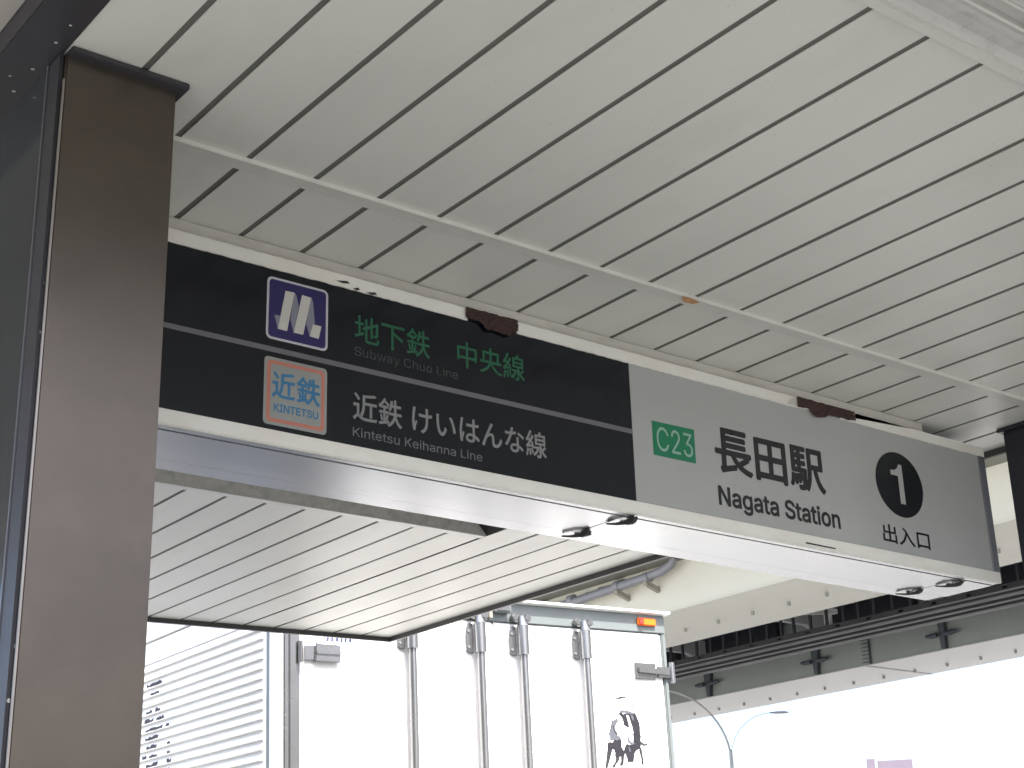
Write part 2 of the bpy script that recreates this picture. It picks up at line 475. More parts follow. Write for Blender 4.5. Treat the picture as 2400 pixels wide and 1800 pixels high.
jag(1.00, 2.165, 3.1285, 3.161, 0, .008)
jag(2.325, 3.388, 3.1285, 3.161, -.020, .012)
jag(3.652, 4.311, 3.1285, 3.161, .010, 0)
MB().add([(3.585, SY, 3.1285), (3.655, SY, 3.1285), (3.655, SY, 3.139), (3.63, SY, 3.138), (3.585, SY, 3.1315),
          (3.585, SY + .012, 3.1285), (3.655, SY + .012, 3.1285), (3.655, SY + .012, 3.139), (3.63, SY + .012, 3.138), (3.585, SY + .012, 3.1315)],
         [(0, 1, 2, 3, 4), (9, 8, 7, 6, 5), (0, 5, 6, 1), (4, 3, 8, 9), (3, 2, 7, 8)]).build('frame_remnant', M_FRAME, sg, cs)
MB().box(1.00, 4.311, SY, SY + .014, 2.6965, 2.7325).build('bottom_frame', M_FRAME, sg, cs, bevel=.002)
MB().box(4.2765, 4.3105, SY - .001, SY + .015, 2.733, 3.128).build('end_frame', M_ALU, sg, cs, bevel=.002)
MB().box(4.3055, 4.3115, SY + .016, 3.234, 2.6975, 3.161).build('end_plate', M_ALU, sg, cs)


def rusty(x0, x1, pts):
    """lumpy corroded bracket showing through the gap in the top flange"""
    mb = MB()
    nx, nz = 22, 7
    lo = lambda x: 3.131 + .0022 * math.sin(x * 90) - (.0165 if pts[0] < x < pts[1] else 0) * min(1, (x - pts[0]) / .02, (pts[1] - x) / .02)
    vs, fs = [], []
    for i in range(nx + 1):
        x = x0 + (x1 - x0) * i / nx
        for j in range(nz + 1):
            z = lo(x) + (3.1635 - lo(x)) * j / nz
            vs.append((x + random.uniform(-.001, .001), SY - .0045 + random.uniform(-.0022, .0022), z + random.uniform(-.0008, .0008)))
    for i in range(nx):
        for j in range(nz):
            a = i * (nz + 1) + j
            fs.append((a, a + nz + 1, a + nz + 2, a + 1))
    o = mb.add(vs, fs).build('rusty_bracket', M_RUST, sg, cs, fix=False)
    return o


rusty(2.156, 2.325, (2.205, 2.32))['label'] = 'dark red rusty bracket bared above the black half'
rusty(3.392, 3.655, (3.44, 3.53))['label'] = 'dark red rusty bracket bared above the grey half'
MB().add([(3.352, SY - .0012, 3.133), (3.392, SY - .0012, 3.131), (3.392, SY - .0012, 3.158), (3.374, SY - .0012, 3.154), (3.36, SY - .0012, 3.147)], [(0, 1, 2, 3, 4)]).build('rust_stain', M_BEAM, sg, cs, fix=False)
for (x, z, wdt) in ((1.772, 3.141, .040), (1.820, 3.1315, .020), (1.858, 3.1305, .032)):
    MB().add([(x, SY - .001, z), (x + wdt * .5, SY - .001, z - .003), (x + wdt, SY - .001, z + .001), (x + wdt * .8, SY - .001, z + .006), (x + wdt * .4, SY - .001, z + .003)], [(0, 1, 2, 3, 4)]).build('paint_chip', M_SLOT, sg, cs, fix=False)
MB().add([(3.372, SY - .001, 2.7035), (3.50, SY - .001, 2.7035), (3.502, SY - .001, 2.7075), (3.372, SY - .001, 2.7085)], [(0, 1, 2, 3)]).build('drain_slot', M_SLOT, sg, cs, fix=False)

# underside: front lip, hinged doors, rear lip, all with open seams
ZB = 2.6965
MB().box(1.00, 4.311, SY + .0145, 2.9655, ZB + .001, ZB + .006).build('front_lip', M_ALU, sg, cs, bevel=.001)
MB().box(1.00, 4.311, 3.1635, 3.235, ZB + .001, ZB + .006).build('rear_lip', M_ALU, sg, cs, bevel=.001)
for x0, x1 in ((1.0, 2.694), (2.6965, 4.136), (4.1385, 4.311)):
    MB().box(x0, x1, 2.9685, 3.1605, ZB - .0005, ZB + .0055).build('access_door', M_ALU, sg, cs, bevel=.001)


def latch(x, y):
    """corroded snap latch: a sooty torn flap and a bright clip"""
    mb = MB()
    vs, fs = [], []
    n = 14
    for i in range(n + 1):
        t = i / n
        yy = y - .045 + .10 * t
        wd = .020 * math.sin(math.pi * min(1, t * .9 + .08)) + .003
        xx = x + .012 * math.sin(t * 5)
        zz = ZB - .002 - .009 * math.sin(math.pi * t)
        vs += [(xx - wd + random.uniform(-.004, .004), yy, zz), (xx, yy, zz - .004), (xx + wd + random.uniform(-.004, .004), yy, zz)]
    for i in range(n):
        a = i * 3
        fs += [(a, a + 1, a + 4, a + 3), (a + 1, a + 2, a + 5, a + 4)]
    o = mb.add(vs, fs).build('latch', M_SOOT, sg, cs, fix=False)
    c = MB().tube([(x + .028, y - .01, ZB - .001), (x + .030, y - .012, ZB - .008), (x + .030, y + .018, ZB - .008), (x + .028, y + .020, ZB - .001)], .0032, 8)
    c.box(x + .018, x + .04, y + .022, y + .036, ZB - .006, ZB + .0005)
    sub(c.build('latch_clip', M_CHROME, sg, cs), o)


for (x, y) in ((2.690, 3.150), (2.712, 2.985), (4.124, 3.150), (4.146, 3.005)):
    latch(x, y)

# print on the panels
PL = SY + .0035


def flat(name, pts, m, y=PL, parent=None):
    n = len(pts)
    o = MB().add([(p[0], y, p[1]) for p in pts], [tuple(range(n))]).build(name, m, sg, cs, fix=False)
    me = o.data
    if me.polygons[0].normal.y > 0:
        me.flip_normals()
    return sub(o, parent) if parent else o


def rrect(x0, x1, z0, z1, r, n=6):
    pts = []
    for cx, cz, a0 in ((x1 - r, z1 - r, 0), (x0 + r, z1 - r, 90), (x0 + r, z0 + r, 180), (x1 - r, z0 + r, 270)):
        for k in range(n + 1):
            w = math.radians(a0 + 90 * k / n)
            pts.append((cx + r * math.cos(w), cz + r * math.sin(w)))
    return pts


LATIN = None
try:      # the sans serif that ships with Blender; the built-in font stands in where it is missing
    import os
    LATIN = bpy.data.fonts.load(os.path.join(bpy.utils.system_resource('DATAFILES'), 'fonts', 'Inter.woff2'))
except Exception:
    LATIN = None


def text_object(body):
    c = bpy.data.curves.new('lettering', 'FONT')
    c.body = body
    c.size = 1
    c.resolution_u = 5
    if LATIN and body.isascii():
        c.font = LATIN
    o = bpy.data.objects.new('lettering', c)
    COL.objects.link(o)
    bpy.context.view_layer.update()
    return o, c


def mesh_of(o):
    dg = bpy.context.evaluated_depsgraph_get()
    me = bpy.data.meshes.new_from_object(o.evaluated_get(dg))
    vs = [tuple(v.co) for v in me.vertices]
    fs = [tuple(p.vertices) for p in me.polygons]
    bpy.data.meshes.remove(me)
    return vs, fs


def winding(p, loop):
    w = 0
    for a in range(len(loop)):
        (xa, ya), (xb, yb) = loop[a - 1], loop[a]
        side = (xb - xa) * (p[1] - ya) - (p[0] - xa) * (yb - ya)
        if ya <= p[1] < yb and side > 0:
            w += 1
        elif yb <= p[1] < ya and side < 0:
            w -= 1
    return w


GLYPHS = {}


def glyphs(body):
    if body in GLYPHS:
        return GLYPHS[body]
    o, c = text_object(body)
    if not (LATIN and body.isascii()):
        res = mesh_of(o)
    else:
        loops = []
        dg = bpy.context.evaluated_depsgraph_get()
        cv = o.to_curve(dg)
        for sp in cv.splines:
            bp = list(sp.bezier_points)
            lp = []
            for a in range(len(bp)):
                p0, p1 = bp[a], bp[(a + 1) % len(bp)]
                A, B, Cc, D = p0.co, p0.handle_right, p1.handle_left, p1.co
                straight = (B - A).cross(D - A).length < 1e-5 and (Cc - A).cross(D - A).length < 1e-5
                for q in range(1 if straight else 5):
                    t = q / 5
                    v = A * (1 - t) ** 3 + B * 3 * t * (1 - t) ** 2 + Cc * 3 * t * t * (1 - t) + D * t ** 3
                    lp.append((v.x, v.y))
            loops.append(lp)
        o.to_curve_clear()
        pts, eds = [], []
        for l in loops:
            l = [p for a, p in enumerate(l) if (Vector(p) - Vector(l[a - 1])).length > 1e-6]
            n = len(pts)
            pts += [Vector(p) for p in l]
            eds += [(n + a, n + (a + 1) % len(l)) for a in range(len(l))]
        v2, _, f2, _, _, _ = delaunay_2d_cdt(pts, eds, [], 0, 1e-6)
        vs = [(v.x, v.y, 0) for v in v2]
        fs = []
        for f in f2:                                   # keep what the outlines wind round, overlaps included
            m = sum((v2[a] for a in f), Vector((0, 0))) / len(f)
            if sum(winding(m, l) for l in loops) != 0:
                fs.append(tuple(f))
        res = (vs, fs)
    bpy.data.objects.remove(o)
    bpy.data.curves.remove(c)
    GLYPHS[body] = res
    return res


def lettering(body, x0, x1, z0, z1, m, off=0.0, y=PL, parent=None, latin=False, label=None):
    """one printed line; off (in ems) is how much heavier than the font's own weight it is printed"""
    vs, fs = glyphs(body)
    xa, xb = min(v[0] for v in vs), max(v[0] for v in vs)
    if latin:
        hv, _ = glyphs('H')
        ya, yb = 0.0, max(v[1] for v in hv)
    else:
        ya, yb = min(v[1] for v in vs), max(v[1] for v in vs)
    off = max(off, 0)
    xa, xb = xa - off, xb + off
    ya, yb = (ya, yb) if latin else (ya - off, yb + off)
    sx, sz = (x1 - x0) / (xb - xa), (z1 - z0) / (yb - ya)
    mb = MB()
    shifts = [(0, 0)] if off == 0 else [(off * math.cos(q * math.pi / 4), off * math.sin(q * math.pi / 4)) for q in range(8)]
    for q, (du, dv) in enumerate(shifts):
        mb.add([(x0 + (v[0] + du - xa) * sx, y - q * .00003 - v[2] * .01, z0 + (v[1] + dv - ya) * sz) for v in vs], fs)
    o = mb.build('lettering', m, sg, cs, fix=False)
    if label:
        o['label'] = label
    return sub(o, parent) if parent else o


flat('divider_line', [(1.0, 2.920), (2.7155, 2.9225), (2.7155, 2.9365), (1.0, 2.9325)], M_GREYLN)
lettering('地下鉄　中央線', 1.828, 2.348, 2.996, 3.069, M_GREEN, .012, label='green Japanese line name')
lettering('Subway Chuo Line', 1.828, 2.133, 2.961, 2.984, M_DIM, .004, latin=True, label='faint grey English line name')
lettering('近鉄 けいはんな線', 1.825, 2.412, 2.797, 2.869, M_PALE, .014, label='pale grey Japanese line name')
lettering('Kintetsu Keihanna Line', 1.825, 2.204, 2.757, 2.779, M_MID, .006, latin=True, label='grey English line name')
# subway M logo
rim = flat('subway_logo', rrect(1.5885, 1.7535, 2.9525, 3.1095, .014), M_LOGOR, PL)
flat('logo_field', rrect(1.5945, 1.7475, 2.9585, 3.1035, .009), M_LOGOB, PL - .0004, rim)
for pts, mm in (([(1.609, 3.014), (1.626, 3.0155), (1.6190, 2.981)], M_LOGOG),
                ([(1.637, 3.0815), (1.661, 3.0825), (1.6435, 2.9805), (1.619, 2.981)], M_LOGOW),
                ([(1.661, 3.0825), (1.6665, 3.076), (1.6735, 3.050), (1.661, 2.9805), (1.6520, 3.012), (1.6565, 3.055)], M_LOGOG),
                ([(1.6815, 3.0815), (1.7065, 3.0805), (1.6865, 2.981), (1.661, 2.9805)], M_LOGOW),
                ([(1.7065, 3.0805), (1.7115, 3.070), (1.7175, 3.015), (1.712, 3.013), (1.7040, 2.981), (1.6940, 3.010), (1.7000, 3.05)], M_LOGOG),
                ([(1.7125, 3.0135), (1.7355, 3.0135), (1.7285, 2.980), (1.704, 2.981)], M_LOGOW)):
    flat('logo_stroke', pts, mm, PL - .0008, rim)
# railway badge
bd = flat('railway_badge', rrect(1.587, 1.7535, 2.7445, 2.9085, .010), M_KBG, PL)
flat('badge_border', rrect(1.5945, 1.7465, 2.7520, 2.9010, .010), M_KOR, PL - .0004, bd)
flat('badge_field', rrect(1.6035, 1.7375, 2.7610, 2.8920, .006), M_KBG, PL - .0008, bd)
lettering('近', 1.6075, 1.668, 2.811, 2.876, M_KBL, .018, PL - .0012, bd)
lettering('鉄', 1.672, 1.735, 2.809, 2.876, M_KBL, .018, PL - .0012, bd)
lettering('KINTETSU', 1.6135, 1.7305, 2.7790, 2.7965, M_KBL, .022, PL - .0012, bd, latin=True)
# grey half
cb = flat('station_code', [(2.7905, 2.8765), (2.951, 2.8775), (2.952, 2.978), (2.7905, 2.9755)], M_C23)
lettering('C23', 2.8055, 2.9415, 2.892, 2.9625, M_C23T, 0, PL - .0004, cb)
lettering('長田駅', 3.029, 3.491, 2.868, 3.006, M_INK, .026, label='large black Japanese station name')
lettering('Nagata Station', 3.030, 3.541, 2.773, 2.826, M_INK, .022, latin=True, label='black English station name')
cc = flat('exit_disc', [(3.845 + .1145 * math.cos(k * math.pi / 32), 2.9585 + .1065 * math.sin(k * math.pi / 32)) for k in range(64)], M_INK)
flat('exit_number', [(3.8405, 2.896), (3.8645, 2.896), (3.8645, 3.026), (3.8480, 3.026), (3.8415, 3.013), (3.8270, 3.0045), (3.8060, 3.0025), (3.8060, 2.9865), (3.8405, 2.9865)], M_SIGNW, PL - .0004, cc)
lettering('出入口', 3.735, 3.962, 2.760, 2.8195, M_INK, .016, label='black Japanese words for exit')

# ------------------------------------------------------------------ the truck
Wv = Vector((math.radians(0.654), math.radians(-1.757), math.radians(-3.190)))
TQ = Quaternion(Wv.normalized(), Wv.length)
TB = Vector((4.79, 7.1, -1.88))                       # the truck's base in its own tilted axes
tr = thing('box_truck', (0, 0, 0), 'white box truck with steel door rods parked beyond the canopy', 'truck')
tr.matrix_world = Matrix.Translation(Vector((0, 0, CAMZ)) + TQ @ TB) @ TQ.to_matrix().to_4x4()
BASE[tr.name] = TB
TX0, TX1, TY0, TY1, TZ0, TZ1 = 3.523, 6.062, 7.1, 13.3, -0.78, 1.62
MB().box(TX0 + .02, TX1 - .02, TY0 + .05, TY1, TZ0, TZ1).build('cargo_box', M_TRUCK, tr)
# rear frame
MB().box(TX0 + .004, 3.618, TY0 - .012, TY0 + .06, TZ0, 1.5235).build('corner_post', M_STEEL, tr, bevel=.006)
MB().box(3.556, 3.590, TY0 - .022, TY0 - .011, TZ0, 1.5235).build('post_channel', M_STEEL, tr, bevel=.003)
MB().box(6.03, TX1, TY0 - .012, TY0 + .06, TZ0, 1.5235).build('corner_post', M_HEAD, tr, bevel=.006)
hd = MB().box(TX0 + .004, TX1, TY0 - .012, TY0 + .06, 1.524, 1.630).build('header_panel', M_HEAD, tr, bevel=.004)
MB().prism([(TY0 - .05, 1.638), (TY0 - .05, 1.650), (TY0 + .3, 1.656), (TY1 + .02, 1.656), (TY1 + .02, 1.622), (TY0 - .012, 1.631)], 0, TX0 - .015, TX1 + .018).build('roof_cap', M_TRUCK, tr)
# doors
dl = MB().box(3.622, 4.8155, TY0 - .004, TY0 + .045, TZ0 + .05, 1.521).build('rear_door', M_TRUCK, tr, bevel=.008)
dr = MB().box(4.8195, 6.028, TY0 - .004, TY0 + .045, TZ0 + .05, 1.521).build('rear_door', M_TRUCK, tr, bevel=.008)
sub(MB().box(4.811, 4.824, TY0 - .010, TY0 - .0045, TZ0 + .05, 1.50).build('door_seal', M_TRUCK, tr, bevel=.002), dr)
for dd, (xa, sgn) in ((dl, (4.70, 1)), (dr, (5.93, 1))):
    st = MB()
    zs = [1.50, 1.465, 1.465, 1.43, 1.43, 1.37]
    xs = [xa, xa, xa + .045, xa + .045, xa + .085, xa + .085]
    for q in range(5):
        x_a, x_b, z_a, z_b = min(xs[q], xs[q + 1]), max(xs[q], xs[q + 1]), min(zs[q], zs[q + 1]), max(zs[q], zs[q + 1])
        st.box(x_a - .0012, x_b + .0012, TY0 - .0062, TY0 - .0045, z_a - .0012, z_b + .0012)
    o = st.build('seal_edge', M_PIPE, tr)
    o['kind'] = 'stuff'
    sub(o, dd)
for x in (4.264, 4.700, 4.988, 5.427):
    dz = 0.0
    rod = MB().tube([(x, TY0 - .05, -.72), (x, TY0 - .05, 1.36)], .0235, 14).build('lock_rod', M_STEEL, tr, smooth=True)
    sl = MB().tube([(x, TY0 - .05, 1.335), (x, TY0 - .05, 1.338), (x, TY0 - .05, 1.342), (x, TY0 - .05, 1.500), (x, TY0 - .05, 1.504), (x - .004, TY0 - .05, 1.530), (x - .006, TY0 - .05, 1.556), (x - .006, TY0 - .05, 1.562)], [.027, .033, .033, .033, .031, .022, .020, .012], 18)
    sub(sl.build('rod_sleeve', M_STEEL, tr, smooth=True), rod)
    fl = MB().prism([(x - .072, 1.352), (x - .050, 1.338), (x - .026, 1.338), (x - .026, 1.50), (x - .050, 1.505), (x - .068, 1.482), (x - .075, 1.43)], 1, TY0 - .020, TY0 - .006)
    sub(fl.build('sleeve_flange', M_STEEL, tr, bevel=.003), rod)
    for (bx, bz) in ((x - .058, 1.458), (x - .058, 1.37)):
        sub(MB().tube([(bx, TY0 - .026, bz), (bx, TY0 - .018, bz)], .008, 8).build('bolt', M_HEAD, tr), rod)
    for s in (-1, 1):
        ck = MB().prism([(x + s * .024, 1.540), (x + s * .030, 1.528), (x + s * .058, 1.532), (x + s * .066, 1.552), (x + s * .054, 1.572), (x + s * .034, 1.568)], 1, TY0 - .050, TY0 - .013)
        sub(ck.build('keeper', M_STEEL, tr, bevel=.004), rod)
for z in (1.292, 0.45, -.35):
    h = MB().box(3.640, 3.720, TY0 - .020, TY0 - .005, z - .040, z + .036).build('hinge', M_STEEL, tr, bevel=.003)
    sub(MB().prism([(3.708, z - .046), (3.842, z - .048), (3.842, z + .044), (3.718, z + .046), (3.700, z + .052), (3.696, z - .05)], 1, TY0 - .034, TY0 - .018).build('hinge_strap', M_STEEL, tr, bevel=.004), h)
    sub(MB().box(3.70, 3.842, TY0 - .040, TY0 - .0335, z - .010, z + .012).build('strap_ridge', M_STEEL, tr, bevel=.003), h)
    sub(MB().tube([(3.612, TY0 - .028, z - .055), (3.612, TY0 - .028, z + .055)], .014, 10).build('hinge_pin', M_STEEL, tr, smooth=True), h)
    h = MB().box(5.802, 5.962, TY0 - .022, TY0 - .005, z - .046, z + .048).build('hinge', M_STEEL, tr, bevel=.004)
    sub(MB().prism([(5.820, z - .012), (6.06, z - .022), (6.06, z + .014), (5.820, z + .020)], 1, TY0 - .036, TY0 - .0225).build('hinge_strap', M_STEEL, tr, bevel=.004), h)
    sub(MB().tube([(6.078, TY0 - .028, z - .062), (6.078, TY0 - .028, z + .058)], .017, 10).build('hinge_pin', M_STEEL, tr, smooth=True), h)
    sub(MB().box(5.968, 6.070, TY0 - .030, TY0 - .014, z - .034, z + .030).build('hinge_leaf', M_STEEL, tr, bevel=.004), h)
lm = MB().box(5.846, 5.984, TY0 - .030, TY0 - .0125, 1.562, 1.608).build('marker_lamp', M_LAMPO, tr, bevel=.006)
sub(MB().box(5.850, 5.886, TY0 - .036, TY0 - .0305, 1.567, 1.603).build('red_lens', M_LAMPR, tr, bevel=.004), lm)
wl = MB().box(4.80, 4.912, TY0 - .060, TY0 - .0125, 1.570, 1.612).build('work_lamp', M_HEAD, tr, bevel=.004)
sub(MB().box(4.812, 4.902, TY0 - .064, TY0 - .0605, 1.577, 1.605).build('lamp_glass', M_STEEL, tr, bevel=.003), wl)
MB().box(4.775, 4.798, TY0 - .04, TY0 - .0125, 1.535, 1.60).build('lamp_bracket', M_BRACK, tr, bevel=.003)
# side wall: flat top band, ribs, end strips
MB().box(TX0, TX0 + .03, 7.3, TY1, 1.497, 1.62).build('side_band', M_TRUCK, tr, bevel=.003)
MB().box(TX0 - .004, TX0 + .03, 7.278, 7.310, TZ0, 1.62).build('side_strip', M_TRUCK, tr, bevel=.003)
MB().box(TX0 - .002, TX0 + .03, 7.236, 7.276, TZ0, 1.62).build('side_strip', M_HEAD, tr, bevel=.003)
MB().box(TX0 - .006, TX0 + .03, 7.10, 7.234, TZ0, 1.62).build('side_strip', M_TRUCK, tr, bevel=.003)
RP = .05165
rib_mesh = None
z = 1.4440                                            # lower lip of the top board
lips = []
while z > TZ0 + .03:
    if rib_mesh is None:
        ro = MB().prism([(TX0 + .018, z + RP - .002), (TX0 + .012, z + RP - .002), (TX0 - .001, z + .036), (TX0 - .012, z + .024), (TX0 - .017, z + .012), (TX0 - .017, z + .005), (TX0 - .012, z + .001), (TX0 + .018, z + .006)], 1, 7.312, TY1 - .02).build('side_rib', M_TRUCK, tr, smooth=True)
        rib_mesh, rib_z = ro.data, z
    else:
        ro = bpy.data.objects.new('side_rib', rib_mesh)
        COL.objects.link(ro)
        ro.parent = tr
        ro.location.z = z - rib_z
    lips.append(z)
    z -= RP


# emblem on the right door: a bull, drawn in flat patches
def bull_pt(p):
    u, v = p[0] / 1000, p[1] / 1000
    return (5.4539 + .3800 * u - .0229 * v, TY0 - .0062, 1.2080 + .0149 * u - .2898 * v + .0015)


def bull(pts, m, lift, parent):
    vs = [bull_pt(p) for p in pts]
    vs = [(a, b - lift, c) for a, b, c in vs]
    o = MB().add(vs, [tuple(range(len(vs)))]).build('emblem_patch', m, tr, fix=False)
    return sub(o, parent) if parent else o


em = bull([(640, 540), (760, 545), (890, 600), (950, 700), (1010, 850), (1025, 1090), (1025, 1310), (900, 1400), (700, 1430), (540, 1430), (460, 1320), (385, 1180), (420, 960), (470, 720), (560, 630)], M_TRUCK, 0, None)
em.name = 'bull_emblem'
em['label'] = 'grey and white drawing of a bull head down'
for pts, m, lf in (
    ([(690, 620), (780, 600), (905, 605), (960, 700), (1005, 850), (1028, 1090), (1025, 1310), (940, 1330), (870, 1230), (880, 1060), (830, 930), (760, 780)], M_BDARK, .0005),
    ([(745, 640), (785, 655), (845, 850), (882, 1010), (850, 1000), (800, 860)], M_TRUCK, .0020),
    ([(820, 640), (880, 660), (892, 770), (860, 740)], M_BPALE, .0020),
    ([(470, 760), (560, 700), (600, 760), (560, 800), (520, 900), (560, 1020), (640, 1080), (640, 1120), (500, 1130), (430, 1150), (420, 1000)], M_BPALE, .0004),
    ([(640, 540), (760, 545), (890, 600), (890, 640), (790, 615), (700, 600), (600, 600)], M_BPALE, .0008),
    ([(620, 560), (540, 640), (470, 700), (455, 800), (420, 950), (385, 1060), (385, 1180), (402, 1080), (440, 940), (472, 800), (490, 710), (560, 640)], M_BMID, .0008),
    ([(590, 610), (650, 592), (700, 640), (740, 720), (800, 850), (790, 900), (730, 860), (680, 825), (692, 790), (660, 690)], M_BDARK, .0012),
    ([(750, 620), (800, 650), (860, 760), (890, 795), (902, 640), (868, 620), (920, 600), (962, 700), (940, 800), (945, 950), (1000, 1080), (1025, 1090), (1020, 1180), (950, 1130), (880, 1060), (870, 1000), (840, 880), (800, 760)], M_BDARK, .0012),
    ([(958, 700), (1000, 800), (1015, 900), (1010, 1000), (1035, 1080), (1020, 1100), (985, 1000), (990, 880), (972, 780)], M_BMID, .0014),
    ([(480, 830), (512, 870), (542, 950), (582, 1010), (560, 1030), (520, 980), (490, 900)], M_BMID, .0012),
    ([(410, 1160), (480, 1170), (500, 1120), (560, 1130), (640, 1110), (655, 1180), (650, 1260), (690, 1340), (720, 1250), (755, 1200), (800, 1230), (860, 1225), (920, 1190), (960, 1120), (1020, 1170), (1025, 1310), (985, 1320), (940, 1340), (900, 1400), (885, 1560), (770, 1560), (760, 1480), (720, 1390), (700, 1440), (640, 1440), (600, 1460), (540, 1440), (510, 1320), (480, 1300), (460, 1330), (380, 1320), (375, 1240), (385, 1180)], M_BDARK, .0010),
    ([(790, 1040), (760, 1080), (770, 1160), (820, 1220), (880, 1225), (920, 1200), (870, 1190), (820, 1160), (795, 1100)], M_BPALE, .0018),
    ([(890, 1080), (960, 1110), (1040, 1180), (1100, 1220), (1160, 1215), (1150, 1245), (1080, 1250), (1010, 1210), (940, 1130)], M_BMID, .0018),
    ([(775, 1270), (800, 1280), (830, 1340), (822, 1380), (795, 1340)], M_BPALE, .0018),
    ([(375, 1320), (470, 1330), (440, 1450), (410, 1560), (385, 1650), (365, 1740), (325, 1740), (340, 1650), (355, 1520)], M_BMID, .0008),
    ([(520, 1400), (620, 1440), (600, 1520), (540, 1600), (530, 1650), (455, 1650), (520, 1560), (540, 1480)], M_BMID, .0008),
    ([(640, 1440), (700, 1440), (690, 1590), (650, 1630), (610, 1600), (640, 1540)], M_BMID, .0008),
    ([(990, 1330), (1040, 1290), (1055, 1400), (1085, 1610), (1035, 1620), (1030, 1480)], M_BMID, .0008),
    ([(500, 350), (520, 300), (600, 290), (640, 268), (720, 275), (760, 310), (690, 300), (640, 312), (600, 322), (530, 312), (512, 345)], M_BMID, .0008),
    ([(530, 385), (640, 392), (800, 398), (880, 430), (912, 500), (904, 570), (890, 500), (860, 442), (800, 412), (640, 406)], M_BPALE, .0008)):
    bull(pts, m, lf, em)
# feet of the lettering that shows below the canopy edge
bars = MB()
for x, wd, s in ((3.755, .006, 1), (3.775, .012, 0), (3.800, .012, 0), (3.828, .014, 1), (3.856, .012, 0), (3.878, .014, 1), (3.905, .015, 1)):
    bars.add([(x, TY0 - .0062, 1.357 + s * .004), (x + wd, TY0 - .0062, 1.357), (x + wd + .006, TY0 - .0062, 1.428), (x + .004, TY0 - .0062, 1.428)], [(0, 1, 2, 3)])
o = bars.build('door_print', M_TEXTB, tr, fix=False)
o['kind'] = 'stuff'
sub(o, dl)
# dark print on the ribs, by the column
for n, runs in ((2, ((8.62, 8.86),)), (3, ((8.66, 8.80),)), (5, ((8.64, 8.72), (8.76, 8.86))), (6, ((8.58, 8.70), (8.74, 8.88))), (7, ((8.50, 8.56), (8.60, 8.86))), (8, ((8.66, 8.86),)),
                (9, ((8.48, 8.53), (8.68, 8.84))), (10, ((8.48, 8.53), (8.67, 8.80), (8.83, 8.9))), (11, ((8.46, 8.53), (8.66, 8.84))), (12, ((8.45, 8.54), (8.62, 8.86)))):
    zl = lips[n]
    for y0, y1 in runs:
        pts = []
        for q in range(7):
            t = q / 6
            pts.append((TX0 - .0178, y0 + (y1 - y0) * t, zl + .004 + random.uniform(0, .004)))
        for q in range(7):
            t = 1 - q / 6
            pts.append((TX0 - .0178, y0 + (y1 - y0) * t, zl + .016 + random.uniform(0, .014)))
        o = MB().add(pts, [tuple(range(14))]).build('side_print', M_BDARK, tr, fix=False)
# chassis, cab and wheels (below and beyond the picture)
MB().box(4.2, 5.4, 7.3, 15.0, -1.15, TZ0 - .005).build('chassis', M_EDGE, tr, bevel=.02)
MB().box(TX0 + .1, TX1 - .1, 7.15, 7.25, -1.35, -1.15).build('rear_bumper', M_STEEL, tr, bevel=.02)
cabp = [(13.4, -1.2), (15.5, -1.2), (15.55, -.3), (15.2, .6), (14.7, .85), (13.4, .85)]
cb2 = MB().prism(cabp, 0, TX0 + .12, TX1 - .12).build('cab', M_TRUCK, tr, bevel=.05)
sub(MB().add([(TX0 + .25, 15.53, -.2), (TX1 - .25, 15.53, -.2), (TX1 - .3, 15.235, .58), (TX0 + .3, 15.235, .58)], [(0, 1, 2, 3)]).build('windscreen', M_GLASS, tr), cb2)
for wy in (10.9, 14.6):
    for wx in (TX0 + .25, TX1 - .25):
        wz = -1.6 - .0307 * wx - .0114 * wy + .45
        wh = MB().tube([(wx - .13, wy, wz), (wx + .13, wy, wz)], .45, 24).build('wheel', M_RUBB, tr, bevel=.03)
        sub(MB().tube([(wx - .138, wy, wz), (wx + .138, wy, wz)], .24, 18).build('rim', M_STEEL, tr), wh)

# ------------------------------------------------------------------ the elevated expressway
H = 7.6
VY0, VY1 = -90.0, 260.0
vd = thing('elevated_expressway', (25, 22, 0), 'elevated expressway of cream box girders and dark catwalk behind the sign', 'viaduct')
MB().box(20.0, 22.47, VY0, VY1, H, H + .02).build('girder_flange', M_CREAM, vd)
MB().box(20.03, 22.44, VY0, VY1, H + .021, 9.0).build('girder_web', M_CREAM, vd)
MB().box(28.1, 30.42, VY0, VY1, H, H + .02).build('girder_flange', M_WHITEG, vd)
MB().box(28.16, 30.36, VY0, VY1, H + .021, 9.0).build('girder_web', M_WEBG, vd)
MB().box(17.6, 22.48, VY0, VY1, 9.005, 9.5).build('deck_slab', M_CREAM, vd)
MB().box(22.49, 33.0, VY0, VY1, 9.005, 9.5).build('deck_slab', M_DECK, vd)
MB().box(17.6, 17.85, VY0, VY1, 9.505, 10.5).build('parapet', M_WHITEG, vd)
MB().box(32.75, 33.0, VY0, VY1, 9.505, 10.5).build('parapet', M_WHITEG, vd)
for dz, dx in ((.35, .0), (.62, .02)):
    MB().box(19.99 - dx, 20.025, VY0, VY1, H + .95 + dz - .02, H + .95 + dz + .02).build('web_stiffener', M_CREAM, vd)
MB().box(19.35, 20.024, VY0, VY1, 8.52, 8.99).build('overhang_shade', mat('overhang_shade_olive', (0.17, 0.172, 0.145), 0.6, 0, 0.15, 0.8), vd)  # added boxes, their olive tone stands for shade below the deck overhang
MB().box(18.9, 19.345, VY0, VY1, 8.70, 9.0).build('overhang_shade', mat('overhang_shade_olive', (0.17, 0.172, 0.145)), vd)
